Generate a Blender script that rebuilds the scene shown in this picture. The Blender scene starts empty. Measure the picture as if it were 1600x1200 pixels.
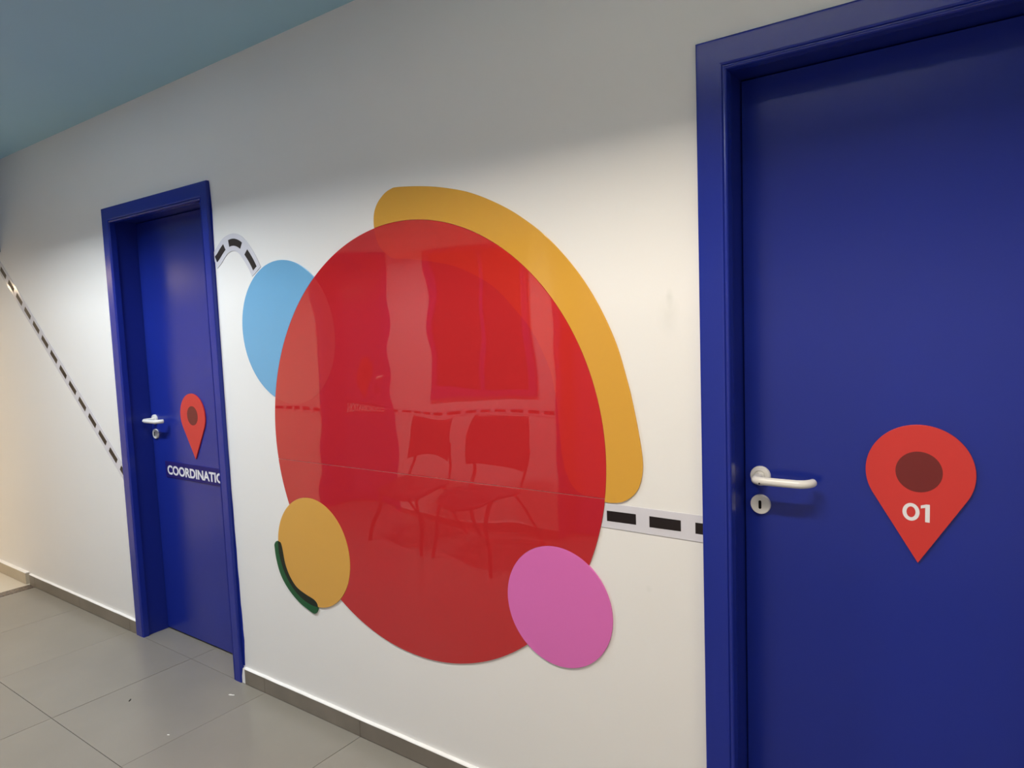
import bpy, bmesh, math, random
from mathutils import Matrix, Vector
import numpy as np

random.seed(4)
scene = bpy.context.scene
C = scene.collection

# ------------------------------------------------------------------ camera
CAM = (1.6511, -1.6812, 1.5181)
YAW, PITCH, ROLL, F = -0.62782, -0.082423, -0.037725, 1089.90
fw = Vector((math.sin(YAW) * math.cos(PITCH), math.cos(YAW) * math.cos(PITCH), math.sin(PITCH)))
r0 = Vector((math.cos(YAW), -math.sin(YAW), 0))
u0 = r0.cross(fw)
rt = r0 * math.cos(ROLL) + u0 * math.sin(ROLL)
up = -r0 * math.sin(ROLL) + u0 * math.cos(ROLL)
cd = bpy.data.cameras.new('camera')
cam = bpy.data.objects.new('camera', cd)
C.objects.link(cam)
M = Matrix.Identity(4)
for i in range(3):
    M[i][0], M[i][1], M[i][2], M[i][3] = rt[i], up[i], -fw[i], CAM[i]
cam.matrix_world = M
cd.sensor_width = 36.0
cd.lens = F / 1600 * 36.0
cd.clip_start = 0.02
scene.camera = cam

# ------------------------------------------------------------------ world, exposure, lamp settings
w = bpy.data.worlds.new('world')
scene.world = w
w.use_nodes = True
w.node_tree.nodes['Background'].inputs[0].default_value = (0.0, 0.0, 0.0, 1)
vs = scene.view_settings
vs.view_transform = 'Standard'
vs.look = 'None'
vs.gamma = 1.0
vs.use_curve_mapping = False
vs.exposure = 0.0
# (x of the lamp's centre, colour, watts, height of the light above the ceiling): recessed lamps along the corridor
LAMPS = [(0.96, (1.0, 0.885, 0.74), 43, .118), (-1.62, (0.885, 0.955, 1.0), 57, .107), (3.6, (1.0, 0.885, 0.74), 28, .118)]
PANELS = [-4.5, -6.2, -7.9]      # warm flush lamps in the lower ceiling beyond the beam
PANEL_COL = (1.0, 0.74, 0.45)
LAMP_Y = -1.19
try:
    scene.cycles.use_denoising = True
    scene.cycles.use_adaptive_sampling = False
    scene.cycles.denoising_prefilter = 'ACCURATE'
    scene.cycles.max_bounces = 10
    scene.cycles.diffuse_bounces = 6
    scene.cycles.sample_clamp_indirect = 8
except Exception:
    pass

# ------------------------------------------------------------------ materials
def srgb(r, g, b):
    return tuple(((v / 255) / 12.92 if v / 255 <= .04045 else ((v / 255 + .055) / 1.055) ** 2.4) for v in (r, g, b)) + (1,)

def mat(name, col, rough=0.5, spec=0.5, metal=0.0, var=0.0, vscale=6.0, bump=0.0, bscale=40.0, bdist=0.001, coat=0.0):
    m = bpy.data.materials.new(name)
    m.use_nodes = True
    nt = m.node_tree
    b = nt.nodes['Principled BSDF']
    b.inputs['Base Color'].default_value = tuple(col[:3]) + (1,)
    b.inputs['Roughness'].default_value = rough
    b.inputs['Specular IOR Level'].default_value = spec
    b.inputs['Metallic'].default_value = metal
    b.inputs['Coat Weight'].default_value = coat
    b.inputs['Coat Roughness'].default_value = 0.03
    if var or bump:
        tc = nt.nodes.new('ShaderNodeTexCoord')
    if var:
        n = nt.nodes.new('ShaderNodeTexNoise')
        n.inputs['Scale'].default_value = vscale
        n.inputs['Detail'].default_value = 4
        nt.links.new(tc.outputs['Object'], n.inputs['Vector'])
        mr = nt.nodes.new('ShaderNodeMapRange')
        mr.inputs['From Min'].default_value = .3
        mr.inputs['From Max'].default_value = .7
        mr.inputs['To Min'].default_value = 1 - var
        mr.inputs['To Max'].default_value = 1 + var
        nt.links.new(n.outputs['Fac'], mr.inputs['Value'])
        mx = nt.nodes.new('ShaderNodeMix')
        mx.data_type = 'RGBA'
        mx.blend_type = 'MULTIPLY'
        mx.inputs['Factor'].default_value = 1
        mx.inputs['A'].default_value = tuple(col[:3]) + (1,)
        nt.links.new(mr.outputs['Result'], mx.inputs['B'])
        nt.links.new(mx.outputs['Result'], b.inputs['Base Color'])
    if bump:
        n2 = nt.nodes.new('ShaderNodeTexNoise')
        n2.inputs['Scale'].default_value = bscale
        n2.inputs['Detail'].default_value = 2
        nt.links.new(tc.outputs['Object'], n2.inputs['Vector'])
        bp = nt.nodes.new('ShaderNodeBump')
        bp.inputs['Strength'].default_value = bump
        bp.inputs['Distance'].default_value = bdist
        nt.links.new(n2.outputs['Fac'], bp.inputs['Height'])
        nt.links.new(bp.outputs['Normal'], b.inputs['Normal'])
    return m

def emit(name, col, strength):
    m = bpy.data.materials.new(name)
    m.use_nodes = True
    b = m.node_tree.nodes['Principled BSDF']
    b.inputs['Base Color'].default_value = (.8, .8, .8, 1)
    b.inputs['Emission Color'].default_value = tuple(col) + (1,)
    b.inputs['Emission Strength'].default_value = strength
    return m

def board_mat(name, col, rough=0.06, spec=0.5, wavy=True):
    """glossy printed plastic board: not perfectly flat, so reflections wander"""
    m = mat(name, col, rough, spec)
    if wavy:
        nt = m.node_tree
        b = nt.nodes['Principled BSDF']
        tc = nt.nodes.new('ShaderNodeTexCoord')
        mp = nt.nodes.new('ShaderNodeMapping')
        mp.inputs['Scale'].default_value = (0.8, 1.0, 1.5)
        n = nt.nodes.new('ShaderNodeTexNoise')
        n.inputs['Scale'].default_value = 2.6
        n.inputs['Detail'].default_value = 1.0
        n.inputs['Roughness'].default_value = 0.35
        bp = nt.nodes.new('ShaderNodeBump')
        bp.inputs['Strength'].default_value = 1.0
        bp.inputs['Distance'].default_value = 0.005
        nt.links.new(tc.outputs['Object'], mp.inputs['Vector'])
        nt.links.new(mp.outputs['Vector'], n.inputs['Vector'])
        nt.links.new(n.outputs['Fac'], bp.inputs['Height'])
        nt.links.new(bp.outputs['Normal'], b.inputs['Normal'])
    return m

M_wall = mat('white wall paint', (.80, .79, .77), .55, .3, var=.012, vscale=1.5, bump=.25, bscale=90, bdist=.0006)
def add_smudges(m, spots):
    """small dirty hand marks on the paint"""
    nt = m.node_tree
    b = nt.nodes['Principled BSDF']
    src = b.inputs['Base Color'].links[0].from_socket
    tc = nt.nodes.new('ShaderNodeTexCoord')
    nz = nt.nodes.new('ShaderNodeTexNoise')
    nz.inputs['Scale'].default_value = 28
    nt.links.new(tc.outputs['Object'], nz.inputs['Vector'])
    for (x, z, rx, rz, s) in spots:
        mp = nt.nodes.new('ShaderNodeMapping')
        mp.vector_type = 'POINT'
        mp.inputs['Scale'].default_value = (1 / rx, .01, 1 / rz)
        mp.inputs['Location'].default_value = (-x / rx, 0, -z / rz)
        ln = nt.nodes.new('ShaderNodeVectorMath')
        ln.operation = 'LENGTH'
        mr = nt.nodes.new('ShaderNodeMapRange')
        mr.inputs['From Min'].default_value = .2
        mr.inputs['From Max'].default_value = 1
        mr.inputs['To Min'].default_value = s
        mr.inputs['To Max'].default_value = 0
        mu = nt.nodes.new('ShaderNodeMath')
        mu.operation = 'MULTIPLY'
        mx = nt.nodes.new('ShaderNodeMix')
        mx.data_type = 'RGBA'
        mx.inputs['B'].default_value = (.42, .44, .38, 1)
        nt.links.new(tc.outputs['Object'], mp.inputs['Vector'])
        nt.links.new(mp.outputs['Vector'], ln.inputs[0])
        nt.links.new(ln.outputs['Value'], mr.inputs['Value'])
        nt.links.new(mr.outputs['Result'], mu.inputs[0])
        nt.links.new(nz.outputs['Fac'], mu.inputs[1])
        nt.links.new(mu.outputs[0], mx.inputs['Factor'])
        nt.links.new(src, mx.inputs['A'])
        src = mx.outputs['Result']
    nt.links.new(src, b.inputs['Base Color'])
add_smudges(M_wall, [(.93, 1.53, .035, .06, .22), (.935, 1.575, .012, .03, .3), (.86, .80, .012, .012, .25)])
M_ceil = mat('blue ceiling paint', (.34, .56, .70), .6, .3, var=.02, vscale=1.2)
M_lintel = mat('grey blue beam paint', (.22, .30, .38), .5, .3, var=.02)
M_door = mat('blue enamel door paint', srgb(26, 43, 140), .25, .38, var=.03, vscale=2.0, bump=.2, bscale=140, bdist=.0004)
M_jamb = mat('blue door paint darkened for shade', srgb(24, 40, 132), .4, .28, var=.03, vscale=2.0)  # same paint as the doors, its blue darkened to deepen the recess shade
M_white = mat('white handle plastic', (.74, .73, .70), .25, .5)
M_black = mat('black print', (.015, .010, .009), .4, .35)
M_hole = mat('keyhole black', (.004, .004, .004), .8, .1)
M_strip = mat('white vinyl strip', (.66, .65, .70), .12, .5)
M_tile = mat('grey porcelain floor tile', (.25, .232, .198), .27, .5, var=.05, vscale=2.5)
M_tile2 = mat('beige porcelain floor tile', (.66, .61, .52), .3, .5, var=.05, vscale=2.5)
M_joint = mat('dark joint mortar', (.12, .105, .09), .8, .2)
M_base = mat('grey brown skirting tile', (.19, .165, .135), .4, .5, var=.15, vscale=5)
M_base2 = mat('beige skirting tile', (.45, .39, .29), .4, .5, var=.08, vscale=5)
M_cap = mat('white mortar cap', (.86, .85, .83), .6, .3, var=.03, vscale=30)
M_granite = mat('speckled granite', (.12, .095, .08), .25, .5, var=.7, vscale=90)
M_red = board_mat('red glossy board', srgb(186, 39, 42), .012, .75)
M_redblue = board_mat('red print over blue', srgb(187, 51, 50), .012, .75)
M_redyel = board_mat('red print over yellow', srgb(196, 46, 37), .012, .75)
M_yellow = board_mat('yellow glossy board', srgb(213, 160, 64), .05, .4)
M_yellow2 = board_mat('yellow satin board', srgb(213, 160, 74), .22, .4, False)
M_blue = board_mat('sky blue board', srgb(110, 168, 208), .22, .4, False)
M_pink = board_mat('pink board', srgb(216, 110, 182), .22, .4, False)
M_edge = mat('pale pink board edge', (.62, .34, .32), .5, .4)
M_green = board_mat('dark green board', srgb(22, 84, 48), .2, .4, False)
M_greenover = board_mat('blackish green print', srgb(10, 28, 18), .2, .4, False)
M_pin = mat('red pin board', srgb(204, 54, 50), .35, .4)
M_pinhole = mat('dark red print', srgb(112, 34, 34), .35, .4)
M_plate = mat('navy sign plate', srgb(28, 22, 104), .5, .25)
M_letter = mat('white lettering', (.78, .77, .80), .4, .4)
M_chair = mat('dark plastic chair shell', (.018, .022, .035), .35, .5)
M_tube = mat('dark painted steel tube', (.02, .02, .02), .35, .5)
M_glass = mat('dark window glass', (.02, .025, .03), .05, .5)
M_housing = mat('lamp housing grey', (.48, .48, .48), .5, .3)
M_rim = mat('white lamp rim', (.75, .75, .75), .4, .4)
M_crumb = mat('dark litter', (.03, .028, .025), .7, .2)
M_chip = mat('white plaster chip', (.8, .79, .76), .7, .2)

# ------------------------------------------------------------------ mesh helpers
def obj(name, verts, faces, m, parent=None, smooth=False, bevel=0.0, seg=2):
    me = bpy.data.meshes.new(name)
    me.from_pydata([tuple(map(float, v)) for v in verts], [], [tuple(f) for f in faces])
    me.update()
    bm = bmesh.new()
    bm.from_mesh(me)
    bmesh.ops.recalc_face_normals(bm, faces=bm.faces)
    bm.to_mesh(me)
    bm.free()
    me.materials.append(m)
    if smooth:
        for p in me.polygons:
            p.use_smooth = True
    o = bpy.data.objects.new(name, me)
    C.objects.link(o)
    if parent:
        o.parent = parent
    if bevel:
        md = o.modifiers.new('edge', 'BEVEL')
        md.width = bevel
        md.segments = seg
        md.limit_method = 'ANGLE'
        md.angle_limit = math.radians(50)
    return o

def empty(name, loc=(0, 0, 0), rz=0):
    o = bpy.data.objects.new(name, None)
    o.empty_display_size = .1
    C.objects.link(o)
    o.location = loc
    o.rotation_euler = (0, 0, rz)
    return o

def thing(o, label, cat, group=None):
    o['label'] = label
    o['category'] = cat
    if group:
        o['group'] = group
    return o

def structure(o, label=None):
    o['kind'] = 'structure'
    if label:
        o['label'] = label
    return o

BOXF = [(0, 3, 2, 1), (4, 5, 6, 7), (0, 1, 5, 4), (1, 2, 6, 5), (2, 3, 7, 6), (3, 0, 4, 7)]
def box_vf(a, b):
    (x0, y0, z0), (x1, y1, z1) = a, b
    return [(x0, y0, z0), (x1, y0, z0), (x1, y1, z0), (x0, y1, z0), (x0, y0, z1), (x1, y0, z1), (x1, y1, z1), (x0, y1, z1)], BOXF

def boxes(name, lst, m, parent=None, bevel=0.0):
    V, Fc = [], []
    for a, b in lst:
        v, f = box_vf(a, b)
        n = len(V)
        V += v
        Fc += [tuple(i + n for i in q) for q in f]
    return obj(name, V, Fc, m, parent, bevel=bevel)

def prism(name, poly, y0, y1, m, parent=None, bevel=0.0):
    """poly of (x, z), thickness from y0 (front) to y1 (back)"""
    n = len(poly)
    V = [(x, y0, z) for x, z in poly] + [(x, y1, z) for x, z in poly]
    Fc = [tuple(range(n)), tuple(range(2 * n - 1, n - 1, -1))] + [(i, i + n, (i + 1) % n + n, (i + 1) % n) for i in range(n)]
    return obj(name, V, Fc, m, parent, bevel=bevel)

def tube(name, path, rad, m, parent=None, seg=12, cap=True):
    P = [Vector(p) for p in path]
    R = rad if isinstance(rad, (list, tuple)) else [rad] * len(P)
    V, Fc = [], []
    prev = None
    for i, p in enumerate(P):
        t = (P[min(i + 1, len(P) - 1)] - P[max(i - 1, 0)]).normalized()
        if prev is None:
            a = Vector((0, 0, 1)) if abs(t.z) < .9 else Vector((1, 0, 0))
            nrm = (a - t * a.dot(t)).normalized()
        else:
            nrm = (prev - t * prev.dot(t)).normalized()
        prev = nrm
        bn = t.cross(nrm)
        for k in range(seg):
            an = 2 * math.pi * k / seg
            V.append(p + (nrm * math.cos(an) + bn * math.sin(an)) * R[i])
    for i in range(len(P) - 1):
        for k in range(seg):
            Fc.append((i * seg + k, i * seg + (k + 1) % seg, (i + 1) * seg + (k + 1) % seg, (i + 1) * seg + k))
    if cap:
        Fc.append(tuple(range(seg)))
        Fc.append(tuple((len(P) - 1) * seg + k for k in range(seg)))
    return obj(name, V, Fc, m, parent, smooth=True)

def lathe_y(name, prof, cx, cz, m, parent=None, seg=40):
    """revolve (radius, y) profile about the y axis through (cx, cz)"""
    V, Fc = [], []
    for r, y in prof:
        for k in range(seg):
            a = 2 * math.pi * k / seg
            V.append((cx + r * math.cos(a), y, cz + r * math.sin(a)))
    n = len(prof)
    for i in range(n - 1):
        for k in range(seg):
            Fc.append((i * seg + k, i * seg + (k + 1) % seg, (i + 1) * seg + (k + 1) % seg, (i + 1) * seg + k))
    Fc.append(tuple(range(seg)))
    Fc.append(tuple((n - 1) * seg + k for k in range(seg)))
    return obj(name, V, Fc, m, parent, smooth=False, bevel=0)

# ------------------------------------------------------------------ 2d outlines (x, z on the wall)
def circle(c, r, n=180, a0=0.0):
    return [(c[0] + r * math.cos(a0 + 2 * math.pi * k / n), c[1] + r * math.sin(a0 + 2 * math.pi * k / n)) for k in range(n)]

def catmull(pts, per=6, closed=False):
    out = []
    n = len(pts)
    rng = range(n) if closed else range(n - 1)
    for i in rng:
        g = lambda j: pts[j % n] if closed else pts[min(max(j, 0), n - 1)]
        a, b, c, d = g(i - 1), g(i), g(i + 1), g(i + 2)
        for k in range(per):
            t = k / per
            out.append(tuple(.5 * (2 * b[q] + (c[q] - a[q]) * t + (2 * a[q] - 5 * b[q] + 4 * c[q] - d[q]) * t * t + (3 * b[q] - a[q] - 3 * c[q] + d[q]) * t ** 3) for q in (0, 1)))
    if not closed:
        out.append(tuple(pts[-1]))
    return out

def cut(poly, cen, r, keep_inside=False):
    """clip a polygon by a circle, following the circle where the outline is cut away (one bite)"""
    ins = [math.hypot(x - cen[0], z - cen[1]) < r for x, z in poly]
    keep = [i == keep_inside for i in ins]
    n = len(poly)
    if all(keep):
        return poly
    s = next(i for i in range(n) if keep[i] and not keep[i - 1])
    run = []
    i = s
    while keep[i % n] and len(run) < n:
        run.append(i % n)
        i += 1
    def cross(p, q):
        a, b = 0.0, 1.0
        fp = math.hypot(p[0] - cen[0], p[1] - cen[1]) - r
        for _ in range(40):
            m_ = (a + b) / 2
            fm = math.hypot(p[0] + (q[0] - p[0]) * m_ - cen[0], p[1] + (q[1] - p[1]) * m_ - cen[1]) - r
            if (fm > 0) == (fp > 0):
                a = m_
            else:
                b = m_
        return (p[0] + (q[0] - p[0]) * a, p[1] + (q[1] - p[1]) * a)
    first = cross(poly[run[0]], poly[run[0] - 1])
    last = cross(poly[run[-1]], poly[(run[-1] + 1) % n])
    a1 = math.atan2(last[1] - cen[1], last[0] - cen[0])
    a2 = math.atan2(first[1] - cen[1], first[0] - cen[0])
    def inside_poly(pt):
        c_ = False
        for k in range(n):
            (x1, z1), (x2, z2) = poly[k], poly[k - 1]
            if (z1 > pt[1]) != (z2 > pt[1]) and pt[0] < (x2 - x1) * (pt[1] - z1) / (z2 - z1) + x1:
                c_ = not c_
        return c_
    best = None
    for d in (1, -1):
        da = (a2 - a1) % (2 * math.pi) if d == 1 else -((a1 - a2) % (2 * math.pi))
        mid = a1 + da / 2
        if inside_poly((cen[0] + r * math.cos(mid), cen[1] + r * math.sin(mid))):
            best = da
    if best is None:
        best = ((a2 - a1 + math.pi) % (2 * math.pi)) - math.pi
    k = max(6, int(abs(best) / .035))
    arc = [(cen[0] + r * math.cos(a1 + best * j / k), cen[1] + r * math.sin(a1 + best * j / k)) for j in range(0, k + 1)]
    return [poly[j] for j in run] + arc

def halfplane(poly, f):
    out = []
    for i in range(len(poly)):
        p, q = poly[i - 1], poly[i]
        fp, fq = f(p), f(q)
        if (fp >= 0) != (fq >= 0):
            t = fp / (fp - fq)
            out.append((p[0] + (q[0] - p[0]) * t, p[1] + (q[1] - p[1]) * t))
        if fq >= 0:
            out.append(q)
    return out

def ribbon(center, half, per=1):
    """offset a centre line to both sides -> closed polygon"""
    n = len(center)
    L, R = [], []
    for i in range(n):
        a, b = center[max(i - 1, 0)], center[min(i + 1, n - 1)]
        d = math.hypot(b[0] - a[0], b[1] - a[1])
        nx, nz = -(b[1] - a[1]) / d, (b[0] - a[0]) / d
        L.append((center[i][0] + nx * half, center[i][1] + nz * half))
        R.append((center[i][0] - nx * half, center[i][1] - nz * half))
    return L + R[::-1]

# ------------------------------------------------------------------ the room shell
H_CEIL = 2.62
XA, XB, YS = -9.6, 4.6, -2.384
WT = 0.16                     # wall thickness
OP0, OP1, OPH = .050, .896, 2.125     # door opening inside the casing's outer edge (local x), height
CW, CH = .932, 2.17           # casing outer width and height
D1, D2 = -2.021, 1.018        # outer left edge of the two doors of the near wall
E1, E2 = -2.500, -0.005       # the two doors across the corridor (their left edge as one faces them)

def wall_with_doors(name, x0, x1, holes, ya, yb, m, extra=()):
    bl, x = [], x0
    for a, b in sorted(holes):
        bl.append(((x, ya, -.05), (a, yb, H_CEIL + .1)))
        bl.append(((a, ya, OPH), (b, yb, H_CEIL + .1)))
        x = b
    bl.append(((x, ya, -.05), (x1, yb, H_CEIL + .1)))
    return structure(boxes(name, bl, m))

wall_with_doors('wall_north', XA, XB, [(D1 + OP0, D1 + OP1), (D2 + OP0, D2 + OP1)], 0, WT, M_wall)
wall_with_doors('wall_south', XA, XB, [(E1 - OP1, E1 - OP0), (E2 - OP1, E2 - OP0)], YS - WT, YS, M_wall)
structure(boxes('wall_west', [((XA - .1, YS - WT, -.05), (XA, WT, H_CEIL + .1))], M_wall))
structure(boxes('wall_east', [((XB, YS - WT, -.05), (XB + .1, WT, H_CEIL + .1))], M_wall))

# ceiling with a rectangular opening over every recessed lamp
AW, AL = .163, .60            # half width and half length of a lamp opening
xs = sorted(l[0] for l in LAMPS)
bl, x = [], -3.5
for lx in xs:
    bl.append(((x, YS, H_CEIL), (lx - AL, 0, H_CEIL + .02)))
    bl.append(((lx - AL, YS, H_CEIL), (lx + AL, LAMP_Y - AW, H_CEIL + .02)))
    bl.append(((lx - AL, LAMP_Y + AW, H_CEIL), (lx + AL, 0, H_CEIL + .02)))
    x = lx + AL
bl.append(((x, YS, H_CEIL), (XB, 0, H_CEIL + .02)))
structure(boxes('ceiling', bl, M_ceil))
structure(boxes('trim_1', [((XA, YS, 2.085), (-3.383, 0, H_CEIL))], M_lintel, bevel=.004), 'grey blue edge where the ceiling drops at the far left end')

# floor: a bed of dark mortar with every tile a slab of its own
floor = structure(boxes('floor', [((XA, YS - WT, -.06), (XB, WT, -.006))], M_joint))
T, G = .595, .0022
tile_mesh = {}
def tile(x0, x1, y0, y1, m):
    key = (round(x1 - x0, 3), round(y1 - y0, 3), m.name)
    if key not in tile_mesh:
        hx, hy = (x1 - x0) / 2 - G / 2, (y1 - y0) / 2 - G / 2
        o = boxes('tile', [((-hx, -hy, -.006), (hx, hy, 0))], m, floor, bevel=0)
        tile_mesh[key] = o.data
    else:
        o = bpy.data.objects.new('tile', tile_mesh[key])
        C.objects.link(o)
        o.parent = floor
    o.location = ((x0 + x1) / 2, (y0 + y1) / 2, random.uniform(-.0006, 0))
xj = [-3.315, -2.69, -2.097, -1.507, -.922, -.327, .268, .863, 1.458, 2.053, 2.648, 3.243, 3.838, 4.433, 4.6]
yj = [-.012, -.607, -1.202, -1.797, YS]
for i in range(len(xj) - 1):
    for j in range(len(yj) - 1):
        tile(xj[i], xj[i + 1], yj[j + 1], yj[j], M_tile)
for d in (D1, D2):            # the strips of tile inside the door recesses
    e = [d + OP0] + [v for v in xj if d + OP0 < v < d + OP1] + [d + OP1]
    for a, b in zip(e, e[1:]):
        tile(a, b, -.012, .155, M_tile)
for d in (E1, E2):
    tile(d - OP1, d - OP0, YS - .155, YS, M_tile)
xw = [-3.402 - .6 * k for k in range(11)]
for i in range(len(xw) - 1):
    for j in range(len(yj) - 1):
        tile(xw[i + 1], xw[i], yj[j + 1], yj[j] if j else 0, M_tile2)
structure(boxes('trim_2', [((-3.400, YS, -.006), (-3.318, 0, .001))], M_granite), 'speckled granite threshold strip across the corridor floor')

# skirting: tile lengths with a white mortar cap
def baseboard(name, segs, y0, sgn, m, h=.066, th=.013):
    root = structure(empty(name))
    for a, b in segs:
        y1 = y0 + sgn * th
        boxes('tile', [((a + .0008, min(y0, y1), .0005), (b - .0008, max(y0, y1), h))], m, root, bevel=.0008)
    a, b = segs[0][0], segs[-1][1]
    V, Fc = [], []
    n = max(8, int((b - a) / .05))
    for i in range(n + 1):
        x = a + (b - a) * i / n
        j = random.uniform(-.0012, .0008)
        V += [(x, y0 + sgn * (th + .0004), h + .0002 + j * .4), (x, y0 + sgn * th * .9, h + .003 + j), (x, y0, h + .005 + j), (x, y0, h - .001)]
    for i in range(n):
        p = i * 4
        for k in range(4):
            Fc.append((p + k, p + (k + 1) % 4, p + 4 + (k + 1) % 4, p + 4 + k))
    Fc += [(0, 1, 2, 3), tuple(n * 4 + k for k in range(4))]
    obj('mortar_cap', V, Fc, M_cap, root)
    return root
def segs(a, b):
    e = [a] + [v for v in xj if a + .02 < v < b - .02] + [b]
    return list(zip(e, e[1:]))
baseboard('baseboard_north', segs(-3.395, D1 - .001), 0, -1, M_base)
baseboard('baseboard_north', segs(-1.066, D2 - .001), 0, -1, M_base)
baseboard('baseboard_north', segs(D2 + CW + .001, XB), 0, -1, M_base)
baseboard('baseboard_north', [(-7.6, -7.0), (-7.0, -6.4), (-6.4, -5.8), (-5.8, -5.2), (-5.2, -4.6), (-4.6, -4.0), (-4.0, -3.425)], 0, -1, M_base2, h=.072, th=.022)
baseboard('baseboard_south', segs(E1 + .001, E2 - CW - .001), YS, 1, M_base)
baseboard('baseboard_south', segs(E2 + .001, XB), YS, 1, M_base)
# bead of white mortar closing the gap between door casing and skirting
structure(prism('trim_3', [(-1.090, 0), (-1.0662, 0), (-1.0662, .070), (-1.078, .068), (-1.088, .03)], -.012, 0, M_cap), 'white mortar filling beside the blue door casing at floor level')

# ------------------------------------------------------------------ recessed lamps
def area(name, parent, loc, sx, sy, col, watts):
    l = bpy.data.lights.new(name, 'AREA')
    l.shape = 'RECTANGLE'
    l.size, l.size_y = sx, sy
    l.color, l.energy = col, watts
    o = bpy.data.objects.new(name, l)
    C.objects.link(o)
    o.parent = parent
    o.location = loc
LAMP_LABEL = ['recessed strip lamp in the ceiling above the numbered blue door', 'recessed strip lamp in the ceiling between the far blue door and the red disc',
              'recessed strip lamp in the ceiling behind the camera, nearest the end wall']
for (lx, col, st, th_), lab in zip(LAMPS, LAMP_LABEL):
    t = thing(empty('ceiling_lamp', (lx, LAMP_Y, H_CEIL)), lab, 'ceiling lamp', 'recessed ceiling lamps')
    k = .004
    ZT = th_ + .032
    boxes('housing', [((-AL - k, -AW - k, ZT), (AL + k, AW + k, ZT + .005)), ((-AL - k, -AW - k, .021), (-AL, AW + k, ZT)), ((AL, -AW - k, .021), (AL + k, AW + k, ZT)),
                      ((-AL, -AW - k, .021), (AL, -AW, ZT)), ((-AL, AW, .021), (AL, AW + k, ZT))], M_housing, t)
    boxes('rim', [((-AL - .015, -AW - .015, -.003), (AL + .015, -AW, 0)), ((-AL - .015, AW, -.003), (AL + .015, AW + .015, 0)),
                  ((-AL - .015, -AW, -.003), (-AL, AW, 0)), ((AL, -AW, -.003), (AL + .015, AW, 0))], M_rim, t)
    boxes('light_bar', [((-AL + .03, -.044, th_ + .002), (AL - .03, .044, ZT))], M_rim, t)
    area('strip_light', t, (0, 0, th_), 2 * AL - .06, .084, col, st)
PANEL_LABEL = ['square flush lamp in the lower ceiling, nearest to the beam', 'square flush lamp in the lower ceiling, between the two others', 'square flush lamp in the lower ceiling, by the far end wall']
for px, lab in zip(PANELS, PANEL_LABEL):
    t = thing(empty('panel_lamp', (px, LAMP_Y, 2.085)), lab, 'ceiling lamp', 'square flush lamps beyond the beam')
    boxes('frame', [((-.3, -.3, -.014), (.3, -.27, 0)), ((-.3, .27, -.014), (.3, .3, 0)), ((-.3, -.27, -.014), (-.27, .27, 0)), ((.27, -.27, -.014), (.3, .27, 0))], M_rim, t)
    boxes('diffuser', [((-.27, -.27, -.008), (.27, .27, 0))], emit('warm diffuser', PANEL_COL, 21), t)

# ------------------------------------------------------------------ doors
LEAF = .115
def mitred(name, side, m, parent):
    prof = [(0, 0), (0, .0135), (.0012, .0162), (.0035, .0178), (.006, .018), (.058, .018), (.0625, .0172), (.0645, .0140), (.0665, .0140), (.0675, .0168), (.0700, .0180), (.0725, .0172), (.0745, .0140), (.0745, -.012), (.064, -.012), (.064, 0)]
    n = len(prof)
    V = []
    if side == 'left':
        V = [(u, -v, 0) for u, v in prof] + [(u, -v, CH - u) for u, v in prof]
    elif side == 'right':
        V = [(CW - u * .72, -v, 0) for u, v in prof] + [(CW - u * .72, -v, CH - u) for u, v in prof]
    else:
        V = [(u, -v, CH - u) for u, v in prof] + [(CW - u * .72, -v, CH - u) for u, v in prof]
    Fc = [(i, (i + 1) % n, (i + 1) % n + n, i + n) for i in range(n)] + [tuple(range(n)), tuple(range(2 * n - 1, n - 1, -1))]
    return obj(name, V, Fc, m, parent)

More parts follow.
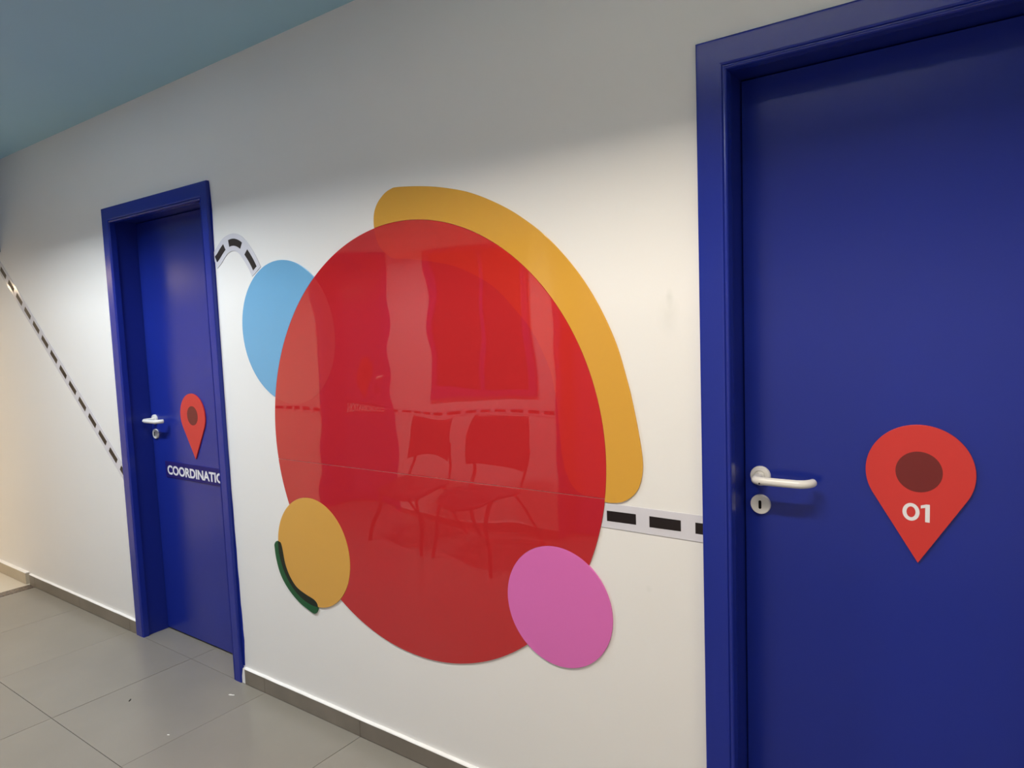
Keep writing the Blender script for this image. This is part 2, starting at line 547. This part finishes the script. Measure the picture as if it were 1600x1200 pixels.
def door(name, x, y, flip, hx=.107, hz=1.113):
    d = structure(empty(name, (x, y, 0), math.pi if flip else 0))
    for s in ('left', 'top', 'right'):
        mitred('casing', s, M_door, d)
    jf, jr = .064, .047
    boxes('jamb', [((OP0, .0121, 0), (jf, .155, OPH))], M_jamb, d)
    boxes('jamb', [((CW - jr, .0121, 0), (OP1, .155, OPH))], M_jamb, d)
    boxes('head_jamb', [((jf, .0121, 2.106), (CW - jr, .155, OPH))], M_jamb, d)
    boxes('door_leaf', [((jf + .003, LEAF, .009), (CW - jr - .003, LEAF + .036, 2.102))], M_door, d, bevel=.0015)
    h = empty('handle')
    h.parent = d
    L = LEAF
    lathe_y('rose', [(.0252, L), (.0252, L - .006), (.0235, L - .009), (.0145, L - .0100), (.0140, L - .0085), (.0125, L - .0085), (.0122, L - .016), (.009, L - .0165)], hx, hz, M_white, h)
    path = [(hx, L - .012, hz)]
    for k in range(7):
        a = math.pi / 2 * k / 6
        path.append((hx + .016 * (1 - math.cos(a)), L - .046 - .016 * math.sin(a), hz))
    path += [(hx + .04, L - .0625, hz), (hx + .07, L - .0625, hz), (hx + .098, L - .0615, hz)]
    for k in range(1, 8):
        a = math.radians(78) * k / 7
        path.append((hx + .098 + .034 * math.sin(a), L - .0615 + .034 * (1 - math.cos(a)), hz))
    path.append((path[-1][0] + .0024, path[-1][1] + .008, hz))
    rad = [.0100] * 3 + [.0102] * (len(path) - 4) + [.0098]
    lv = tube('lever', path, rad, M_white, h, seg=20)
    bv = lv.modifiers.new('edge', 'BEVEL')
    bv.width, bv.segments, bv.limit_method, bv.angle_limit = .004, 3, 'ANGLE', math.radians(50)
    tube('screw', [(hx + .017, L - .0705, hz - .0045), (hx + .017, L - .073, hz - .0045)], .0018, M_hole, h, seg=8)
    e = empty('escutcheon')
    e.parent = d
    zk = hz - .074
    lathe_y('rose', [(.0252, L), (.0252, L - .006), (.0238, L - .0085), (.006, L - .0095)], hx, zk, M_white, e)
    kh = [(hx + .0036 * math.cos(a), zk + .0075 + .0036 * math.sin(a)) for a in [math.pi * k / 8 for k in range(9)]] + \
         [(hx + .0036 * math.cos(a), zk - .0075 + .0036 * math.sin(a)) for a in [math.pi + math.pi * k / 8 for k in range(9)]]
    prism('keyhole', kh, L - .0100, L - .0084, M_hole, e)
    return d

d1 = door('door_1', D1, 0, False)
d2 = door('door_2', D2, 0, False)
d3 = door('door_3', E1, YS, True)
d4 = door('door_4', E2, YS, True)
# blue paint that ran over from the casing onto the wall beside door 1
zz = [.075, .14, .19, .24, .30, .36, .45, .52, .60, .68, .78, .86, .95, 1.04, 1.15, 1.3, 1.54, 1.72, 1.9, 2.05, 2.12, 2.166]
xx = [-1.078, -1.074, -1.070, -1.073, -1.073, -1.077, -1.077, -1.081, -1.080, -1.083, -1.083, -1.087, -1.086, -1.088, -1.088, -1.0875, -1.0875, -1.0865, -1.085, -1.080, -1.084, -1.0875]
prism('paint_edge', [(a - D1, z) for a, z in zip(xx, zz)] + [(CW - .002, 2.166), (CW - .002, .075)], -.0015, 0, M_door, d1)
prism('paint_edge', [(.001, 2.15), (.001, .09), (-.0015, .09), (-.001, .4), (-.002, .7), (-.001, 1.0), (-.002, 1.4), (-.0012, 1.8), (-.0025, 2.05), (-.001, 2.15)], -.0015, 0, M_door, d2)

# ------------------------------------------------------------------ signs on the doors
def text_mesh(body, offset=0.03):
    cu = bpy.data.curves.new('txt', 'FONT')
    cu.body = body
    cu.offset = offset
    cu.resolution_u = 6
    cu.fill_mode = 'FRONT'
    o = bpy.data.objects.new('txt', cu)
    C.objects.link(o)
    dg = bpy.context.evaluated_depsgraph_get()
    me = bpy.data.meshes.new_from_object(o.evaluated_get(dg))
    v = [tuple(p.co) for p in me.vertices]
    f = [tuple(p.vertices) for p in me.polygons]
    bpy.data.objects.remove(o)
    bpy.data.curves.remove(cu)
    bpy.data.meshes.remove(me)
    return v, f

def lettering(body, x0, x1, z0, z1, y, m, parent, offset=.03):
    v, f = text_mesh(body, offset)
    ax, bx = min(p[0] for p in v), max(p[0] for p in v)
    az, bz = min(p[1] for p in v), max(p[1] for p in v)
    V = [(x0 + (p[0] - ax) / (bx - ax) * (x1 - x0), y, z0 + (p[1] - az) / (bz - az) * (z1 - z0)) for p in v]
    return obj('lettering', V, f, m, parent)

PIN = [(-.106, .210), (-.100, .172), (-.092, .143), (-.078, .114), (0, 0), (.094, .147), (.106, .186), (.110, .213), (.107, .244), (.094, .276), (.067, .299), (.030, .313), (-.005, .316), (-.046, .308), (-.084, .271), (-.101, .237)]
def pin_outline():
    r, cz = .1085, .2095
    # tangent lines from the tip to the round head
    a = math.acos(r / cz)
    pts = [(0.0, 0.0)]
    n = 72
    st, en = -math.pi / 2 + a, -math.pi / 2 - a + 2 * math.pi
    for k in range(n + 1):
        t = st + (en - st) * k / n
        pts.append((r * math.cos(t), cz + r * math.sin(t)))
    return pts
def pin_sign(name, x, y, z, flip, label, th=.006):
    p = thing(empty(name, (x, y, z), math.pi if flip else 0), label, 'sign', 'red pin signs on blue doors')
    prism('board', pin_outline(), -th, 0, M_pin, p, bevel=.0007)
    prism('dot', circle((0, .211), .0465, 64), -th - .0003, -th + .001, M_pinhole, p)
    return p
def plate_sign(x, y, z, flip, label):
    p = thing(empty('name_plate', (x, y, z), math.pi if flip else 0), label, 'sign', 'coordination name plates')
    prism('plate', [(0, 0), (.590, 0), (.590, .081), (0, .081)], -.004, 0, M_plate, p, bevel=.0006)
    lettering('COORDINATION', .019, .567, .0145, .0625, -.0043, M_letter, p, .035)
    return p

p1 = pin_sign('pin_sign', D1 + .471, LEAF, .937, False, 'red map pin sign above the name plate on the far blue door')
n1 = plate_sign(D1 + .178, LEAF, .823, False, 'navy name plate with white capitals below the pin on the far blue door')
p2 = pin_sign('pin_sign', D2 + .459, LEAF, .945, False, 'large red map pin sign numbered 01 on the near blue door')
V, Fc = [], []
n = 40
for k in range(n):            # the round zero
    a = 2 * math.pi * k / n
    V += [(-.0145 + .0172 * math.cos(a), -.0064, .1175 + .0205 * math.sin(a)), (-.0145 + .0090 * math.cos(a), -.0064, .1175 + .0125 * math.sin(a))]
for k in range(n):
    q = (k + 1) % n
    Fc.append((2 * k, 2 * q, 2 * q + 1, 2 * k + 1))
b = len(V)
V += [(x, -.0064, z) for x, z in [(.0135, .0970), (.0225, .0970), (.0225, .1380), (.0155, .1380), (.0048, .1345), (.0048, .1275), (.0135, .1300)]]
Fc.append(tuple(b + k for k in (0, 1, 2, 3, 6)))
Fc.append(tuple(b + k for k in (3, 4, 5, 6)))
obj('lettering', V, Fc, M_letter, p2)
pin_sign('pin_sign', E1 - .471, YS - LEAF, .937, True, 'red map pin sign on the door across the corridor')
plate_sign(E1 - .178, YS - LEAF, .823, True, 'navy name plate on the door across the corridor, mirrored in the red disc')

# ------------------------------------------------------------------ the flat coloured boards on the wall
RC, RR = (.001, 1.134), .7415
YC, YR = (-.555, .670), .2160
PC, PR = (.569, .690), .1812
TH = .004
def joint_z(x):
    return 1.0265 + .0065 * (x + .691) / 1.43
red = cut(cut(circle(RC, RR, 240, 2.0), YC, YR + .0006), PC, PR + .0006)
t = thing(empty('red_disc', (0, 0, 0)), 'huge glossy red disc on the white wall between the two blue doors', 'wall panel')
prism('board', halfplane(red, lambda p: p[1] - joint_z(p[0]) - .0004), -TH, -.0006, M_red, t, bevel=.0010)
lower = prism('board', halfplane(red, lambda p: joint_z(p[0]) - .0004 - p[1]), -TH, -.0006, M_red, t, bevel=.0004)
lower.data.materials.append(M_edge)
for pl in lower.data.polygons:      # the edge along the joint is coloured paler than the red face
    if pl.normal.z > .99 and abs(pl.center.z - joint_z(pl.center.x)) < .01:
        pl.material_index = 1

BC, BA, BB = (-.633, 1.528), .2905, .2703
be = []
for k in range(160):
    a = 2 * math.pi * k / 160
    u, v = BA * math.cos(a), BB * math.sin(a)
    be.append((BC[0] - .827 * u + .562 * v, BC[1] + .562 * u + .827 * v))
blue = cut(be, RC, RR + .0006)
t2 = thing(prism('blue_disc', blue, -TH, -.0006, M_blue, bevel=.0008), 'sky blue disc at the upper left, tucked under the red disc', 'wall panel')
prism('overlap_print', cut(be, RC, RR - .0012, True), -TH - .00025, -TH + .001, M_redblue, t)['label'] = 'slightly paler red where the blue disc lies underneath'

yo = [(-.118, 1.867), (-.118, 1.896), (-.112, 1.922), (-.094, 1.949), (-.062, 1.973), (-.031, 1.984), (-.001, 1.986), (.094, 1.975), (.179, 1.960), (.269, 1.937), (.330, 1.915), (.389, 1.888), (.450, 1.855), (.500, 1.822),
      (.546, 1.788), (.587, 1.752), (.627, 1.711), (.659, 1.674), (.689, 1.635), (.721, 1.586), (.746, 1.541), (.770, 1.491), (.791, 1.437), (.814, 1.356), (.8235, 1.318), (.838, 1.246), (.849, 1.178), (.852, 1.138), (.848, 1.103), (.836, 1.070), (.814, 1.045), (.781, 1.028), (.736, 1.024),
      (.699, 1.033), (.665, 1.038), (.637, 1.055), (.614, 1.093), (.602, 1.144), (.597, 1.19), (.592, 1.262), (.584, 1.329), (.566, 1.400), (.518, 1.494), (.460, 1.562), (.372, 1.643), (.230, 1.711), (.063, 1.746), (-.026, 1.757), (-.055, 1.768), (-.094, 1.800), (-.112, 1.838)]
yo = catmull(yo, 5, True)
thing(prism('yellow_crescent', cut(yo, RC, RR + .0006), -TH, -.0006, M_yellow, bevel=.0008), 'broad yellow crescent curving round the upper right of the red disc', 'wall panel')
yin = cut(yo, RC, RR - .0012, True)
prism('overlap_print', halfplane(yin, lambda p: p[1] - joint_z(p[0]) - .002), -TH - .00025, -TH + .001, M_redyel, t)['label'] = 'brighter red where the yellow crescent lies underneath'

thing(prism('pink_disc', circle(PC, PR, 120), -TH - .001, -.0006, M_pink, bevel=.0008), 'pink disc at the lower right rim of the red disc', 'wall panel')

# green arc: translucent print, dark where it crosses the yellow disc
go = [(-.752, .678), (-.762, .683), (-.774, .684), (-.786, .679), (-.795, .669), (-.797, .655), (-.790, .604), (-.767, .543), (-.721, .491), (-.660, .452), (-.599, .430), (-.572, .423), (-.557, .426), (-.546, .438), (-.541, .455),
      (-.546, .470), (-.566, .482), (-.614, .493), (-.668, .512), (-.707, .549), (-.732, .596), (-.744, .654)]
go = catmull(go, 5, True)
ga = thing(empty('green_arc'), 'slim dark green arc hugging the lower left of the small yellow disc', 'wall panel')
gout = cut(go, YC, YR + .0003)
prism('board', gout, -TH - .0015, -.0006, M_green, ga, bevel=.0006)
ydisc = circle(YC, YR, 140, .6)
gin = cut(go, YC, YR - .0004, True)
prism('overlap_print', gin, -TH - .0015, -TH - .0011, M_greenover, ga)['label'] = 'almost black green over the yellow disc'
thing(prism('yellow_disc', ydisc, -TH - .001, -.0006, M_yellow2, bevel=.0008), 'small yellow disc at the lower left rim of the red disc', 'wall panel')

# ------------------------------------------------------------------ dashed road strips
def strip(name, center, half, label, dashes, y=-.002, ysgn=0, closed_poly=None, dash_half=.0147, loc=(0, 0, 0), rz=0):
    s = thing(empty(name, loc, rz), label, 'wall strip', 'white strips with black dashes')
    prism('strip', closed_poly or ribbon(center, half), y, -.0006, M_strip, s, bevel=.0004)
    for d in dashes:
        prism('dash', d, y - .0003, y + .0005, M_black, s)
    return s
def dash_on(p, q, a, b, half=.0147):
    L = math.hypot(q[0] - p[0], q[1] - p[1])
    ux, uz = (q[0] - p[0]) / L, (q[1] - p[1]) / L
    return [(p[0] + ux * a - uz * half, p[1] + uz * a + ux * half), (p[0] + ux * b - uz * half, p[1] + uz * b + ux * half),
            (p[0] + ux * b + uz * half, p[1] + uz * b - ux * half), (p[0] + ux * a + uz * half, p[1] + uz * a - ux * half)]
# right of the red disc, running to the numbered door
def zt(x): return 1.0215 + .004 * (x - .735)
sp = [(.45, 1.021), (D2 - .0026, 1.022), (D2 - .0026, .952), (.45, .952)]
sp = cut(cut([(.45 + (D2 - .0026 - .45) * k / 40, 1.0215) for k in range(41)] + [(D2 - .0026 - (D2 - .0026 - .45) * k / 40, .952) for k in range(41)], RC, RR + .0012), PC, PR + .001)
strip('dashed_strip', None, 0, 'short white strip with black dashes between the red disc and the numbered door', [[(.740, 1.0005), (.828, 1.0015), (.828, .9725), (.740, .9715)], [(.867, 1.0015), (.955, 1.0015), (.955, .9725), (.867, .9715)], [(.994, 1.0015), (D2 - .003, 1.0015), (D2 - .003, .9725), (.994, .9725)]], closed_poly=sp)
# slanting line left of the far door
pa, pb = (-3.47, 2.044), (-2.0225, .8275)
Lt = math.hypot(pb[0] - pa[0], pb[1] - pa[1])
ux, uz = (pb[0] - pa[0]) / Lt, (pb[1] - pa[1]) / Lt
hw = .0355
poly = [(-3.47, 2.044 + hw / ux), (-2.0225, .8275 + hw / ux), (-2.0225, .8275 - hw / ux), (-3.47, 2.044 - hw / ux)]
dl = []
x_end = [-2.108 - .1022 * k for k in range(14)]
for k, xe in enumerate(x_end):
    b_ = (xe - pa[0]) / ux
    if b_ - .092 > 0.02:
        dl.append(dash_on(pa, pb, b_ - .092, b_))
dl.append([p for p in halfplane(dash_on(pa, pb, (-2.074 - pa[0]) / ux, Lt + .03), lambda p: -2.0228 - p[0])])
strip('dashed_strip', None, 0, 'long white strip with black dashes slanting down to the far blue door', dl, closed_poly=poly)
# small arch between the far door and the blue disc
arch = [(-1.0865, 1.838), (-1.060, 1.852), (-1.028, 1.876), (-1.000, 1.893), (-.970, 1.901), (-.940, 1.902), (-.911, 1.894), (-.884, 1.878), (-.856, 1.850), (-.832, 1.822), (-.814, 1.796), (-.800, 1.772)]
ar = catmull(arch, 4)
def seg_poly(center, i0, i1, half):
    return ribbon(center[i0:i1 + 1], half)
cum = [0]
for i in range(1, len(ar)):
    cum.append(cum[-1] + math.hypot(ar[i][0] - ar[i - 1][0], ar[i][1] - ar[i - 1][1]))
def pt_at(s):
    for i in range(1, len(ar)):
        if cum[i] >= s:
            f = (s - cum[i - 1]) / (cum[i] - cum[i - 1])
            return (ar[i - 1][0] + (ar[i][0] - ar[i - 1][0]) * f, ar[i - 1][1] + (ar[i][1] - ar[i - 1][1]) * f)
    return ar[-1]
def dash_s(a, b):
    return ribbon([pt_at(a + (b - a) * k / 10) for k in range(11)], .0143)
ap = ribbon(ar, .0350)
ap = halfplane(ap, lambda p: p[0] + 1.0868)
ap = cut(ap, BC, .262) if False else ap
strip('dashed_strip', None, 0, 'small white arch with three black dashes above the blue disc', [dash_s(.013, .094), dash_s(.128, .218), dash_s(.258, .346)], closed_poly=ap)
# across the corridor, seen mirrored in the red disc
def level(x0, x1, z, label, rzz=True):
    n_ = int((x1 - x0 - .03) / .137)
    s = thing(empty('dashed_strip', (x1, YS, z), math.pi), label, 'wall strip', 'white strips with black dashes')
    prism('strip', [(0, -.035), (x1 - x0, -.035), (x1 - x0, .035), (0, .035)], -.002, -.0006, M_strip, s)
    for k in range(n_ + 1):
        a = .02 + .137 * k
        b_ = min(a + .095, x1 - x0 - .001)
        if b_ - a > .02:
            prism('dash', [(a, -.0147), (b_, -.0147), (b_, .0147), (a, .0147)], -.0023, -.0012, M_black, s)
level(E1 + .002, E2 - CW - .002, .875, 'level white strip with black dashes behind the chairs across the corridor')
level(-4.6, E1 - CW - .002, .868, 'level white strip with black dashes left of the door across the corridor')

# ------------------------------------------------------------------ across the corridor: window and two chairs
wi = structure(empty('window_1', (-1.57, YS, 1.013)))
W2, WH = .465, 1.11
boxes('window_frame', [((-W2, 0, 0), (-W2 + .05, .025, WH)), ((W2 - .05, 0, 0), (W2, .025, WH)), ((-W2 + .05, 0, 0), (W2 - .05, .025, .05)), ((-W2 + .05, 0, WH - .05), (W2 - .05, .025, WH)), ((-.02, 0, .05), (.02, .02, WH - .05))], M_door, wi)
boxes('pane', [((-W2 + .05, .002, .05), (-.02, .008, WH - .05))], M_glass, wi)
boxes('pane', [((.02, .002, .05), (W2 - .05, .008, WH - .05))], M_glass, wi)

def squircle_grid(w_, d_, fz, n=14, rd=.30):
    V, Fc = [], []
    for i in range(n + 1):
        for j in range(n + 1):
            u, v = -1 + 2 * i / n, -1 + 2 * j / n
            # square -> rounded rectangle
            x_ = u * math.sqrt(max(0, 1 - v * v * rd))
            y_ = v * math.sqrt(max(0, 1 - u * u * rd))
            V.append(fz(x_ * w_ / 2, y_ * d_ / 2))
    for i in range(n):
        for j in range(n):
            a = i * (n + 1) + j
            Fc.append((a, a + 1, a + n + 2, a + n + 1))
    return V, Fc
def chair(cx, cy, label):
    """moulded shell chair facing +y (local), seat front at +y"""
    c = thing(empty('chair', (cx, cy, 0)), label, 'chair', 'two dark shell chairs across the corridor')
    V, Fc = squircle_grid(.47, .45, lambda x, y: (x, y - .02, .445 - .012 * (1 - (x / .235) ** 2) - .10 * max(0, (y - .12) / .1) ** 2 * .25 - .01 * (y / .2)))
    s = obj('seat', V, Fc, M_chair, c, smooth=True)
    so = s.modifiers.new('shell', 'SOLIDIFY')
    so.thickness = .012
    V, Fc = squircle_grid(.46, .31, lambda x, z: (x, -.265 + .035 * (x / .23) ** 2 - .16 * (z / .31) * .5, .705 + z + (.030 * (x / .23) ** 2 if z > 0 else .045 * (1 - (x / .23) ** 2) * (-z / .155))), rd=.13)
    s = obj('backrest', V, Fc, M_chair, c, smooth=True)
    so = s.modifiers.new('shell', 'SOLIDIFY')
    so.thickness = .010
    for sx in (-1, 1):
        tube('leg', [(sx * .19, .10, .425), (sx * .195, .13, .40), (sx * .25, .20, .0)], .011, M_tube, c)
        tube('leg', [(sx * .19, -.12, .425), (sx * .195, -.15, .40), (sx * .24, -.36, .0)], .011, M_tube, c)
        tube('back_post', [(sx * .19, -.13, .43), (sx * .19, -.20, .45), (sx * .195, -.245, .52), (sx * .2, -.27, .70)], .010, M_tube, c)
        tube('rail', [(sx * .19, .12, .425), (sx * .19, -.16, .425)], .010, M_tube, c)
    return c
chair(-1.81, YS + .55, 'dark shell chair nearer the far door across the corridor, mirrored in the red disc')
chair(-1.225, YS + .53, 'dark shell chair nearer the camera across the corridor, mirrored in the red disc')

# ------------------------------------------------------------------ litter on the floor
def crumb(name, x, y, w_, h_, rot, m, label):
    pts = catmull([(-.5, -.05), (-.2, .3), (.15, .18), (.5, .35), (.35, -.1), (0, -.3), (-.3, -.35)], 3, True)
    ca, sa = math.cos(rot), math.sin(rot)
    n = len(pts)
    V = [(ca * a * w_ - sa * b * h_, sa * a * w_ + ca * b * h_, 0) for a, b in pts] + [(ca * a * w_ * .8 - sa * b * h_ * .8, sa * a * w_ * .8 + ca * b * h_ * .8, .002) for a, b in pts]
    Fc = [tuple(range(n)), tuple(range(n, 2 * n))] + [(i, (i + 1) % n, (i + 1) % n + n, i + n) for i in range(n)]
    o = obj(name, V, Fc, m)
    o.location = (x, y, 0)
    thing(o, label, 'litter')
crumb('litter_scrap', -1.370, -.361, .022, .009, 2.2, M_crumb, 'dark curled scrap lying on a grey floor tile')
crumb('plaster_chip', -1.032, -.102, .030, .010, .3, M_chip, 'white plaster chip on the floor beside the far door casing')
crumb('plaster_chip', -.971, -.408, .010, .008, .3, M_chip, 'tiny white crumb farther out on the floor near the tile joint')
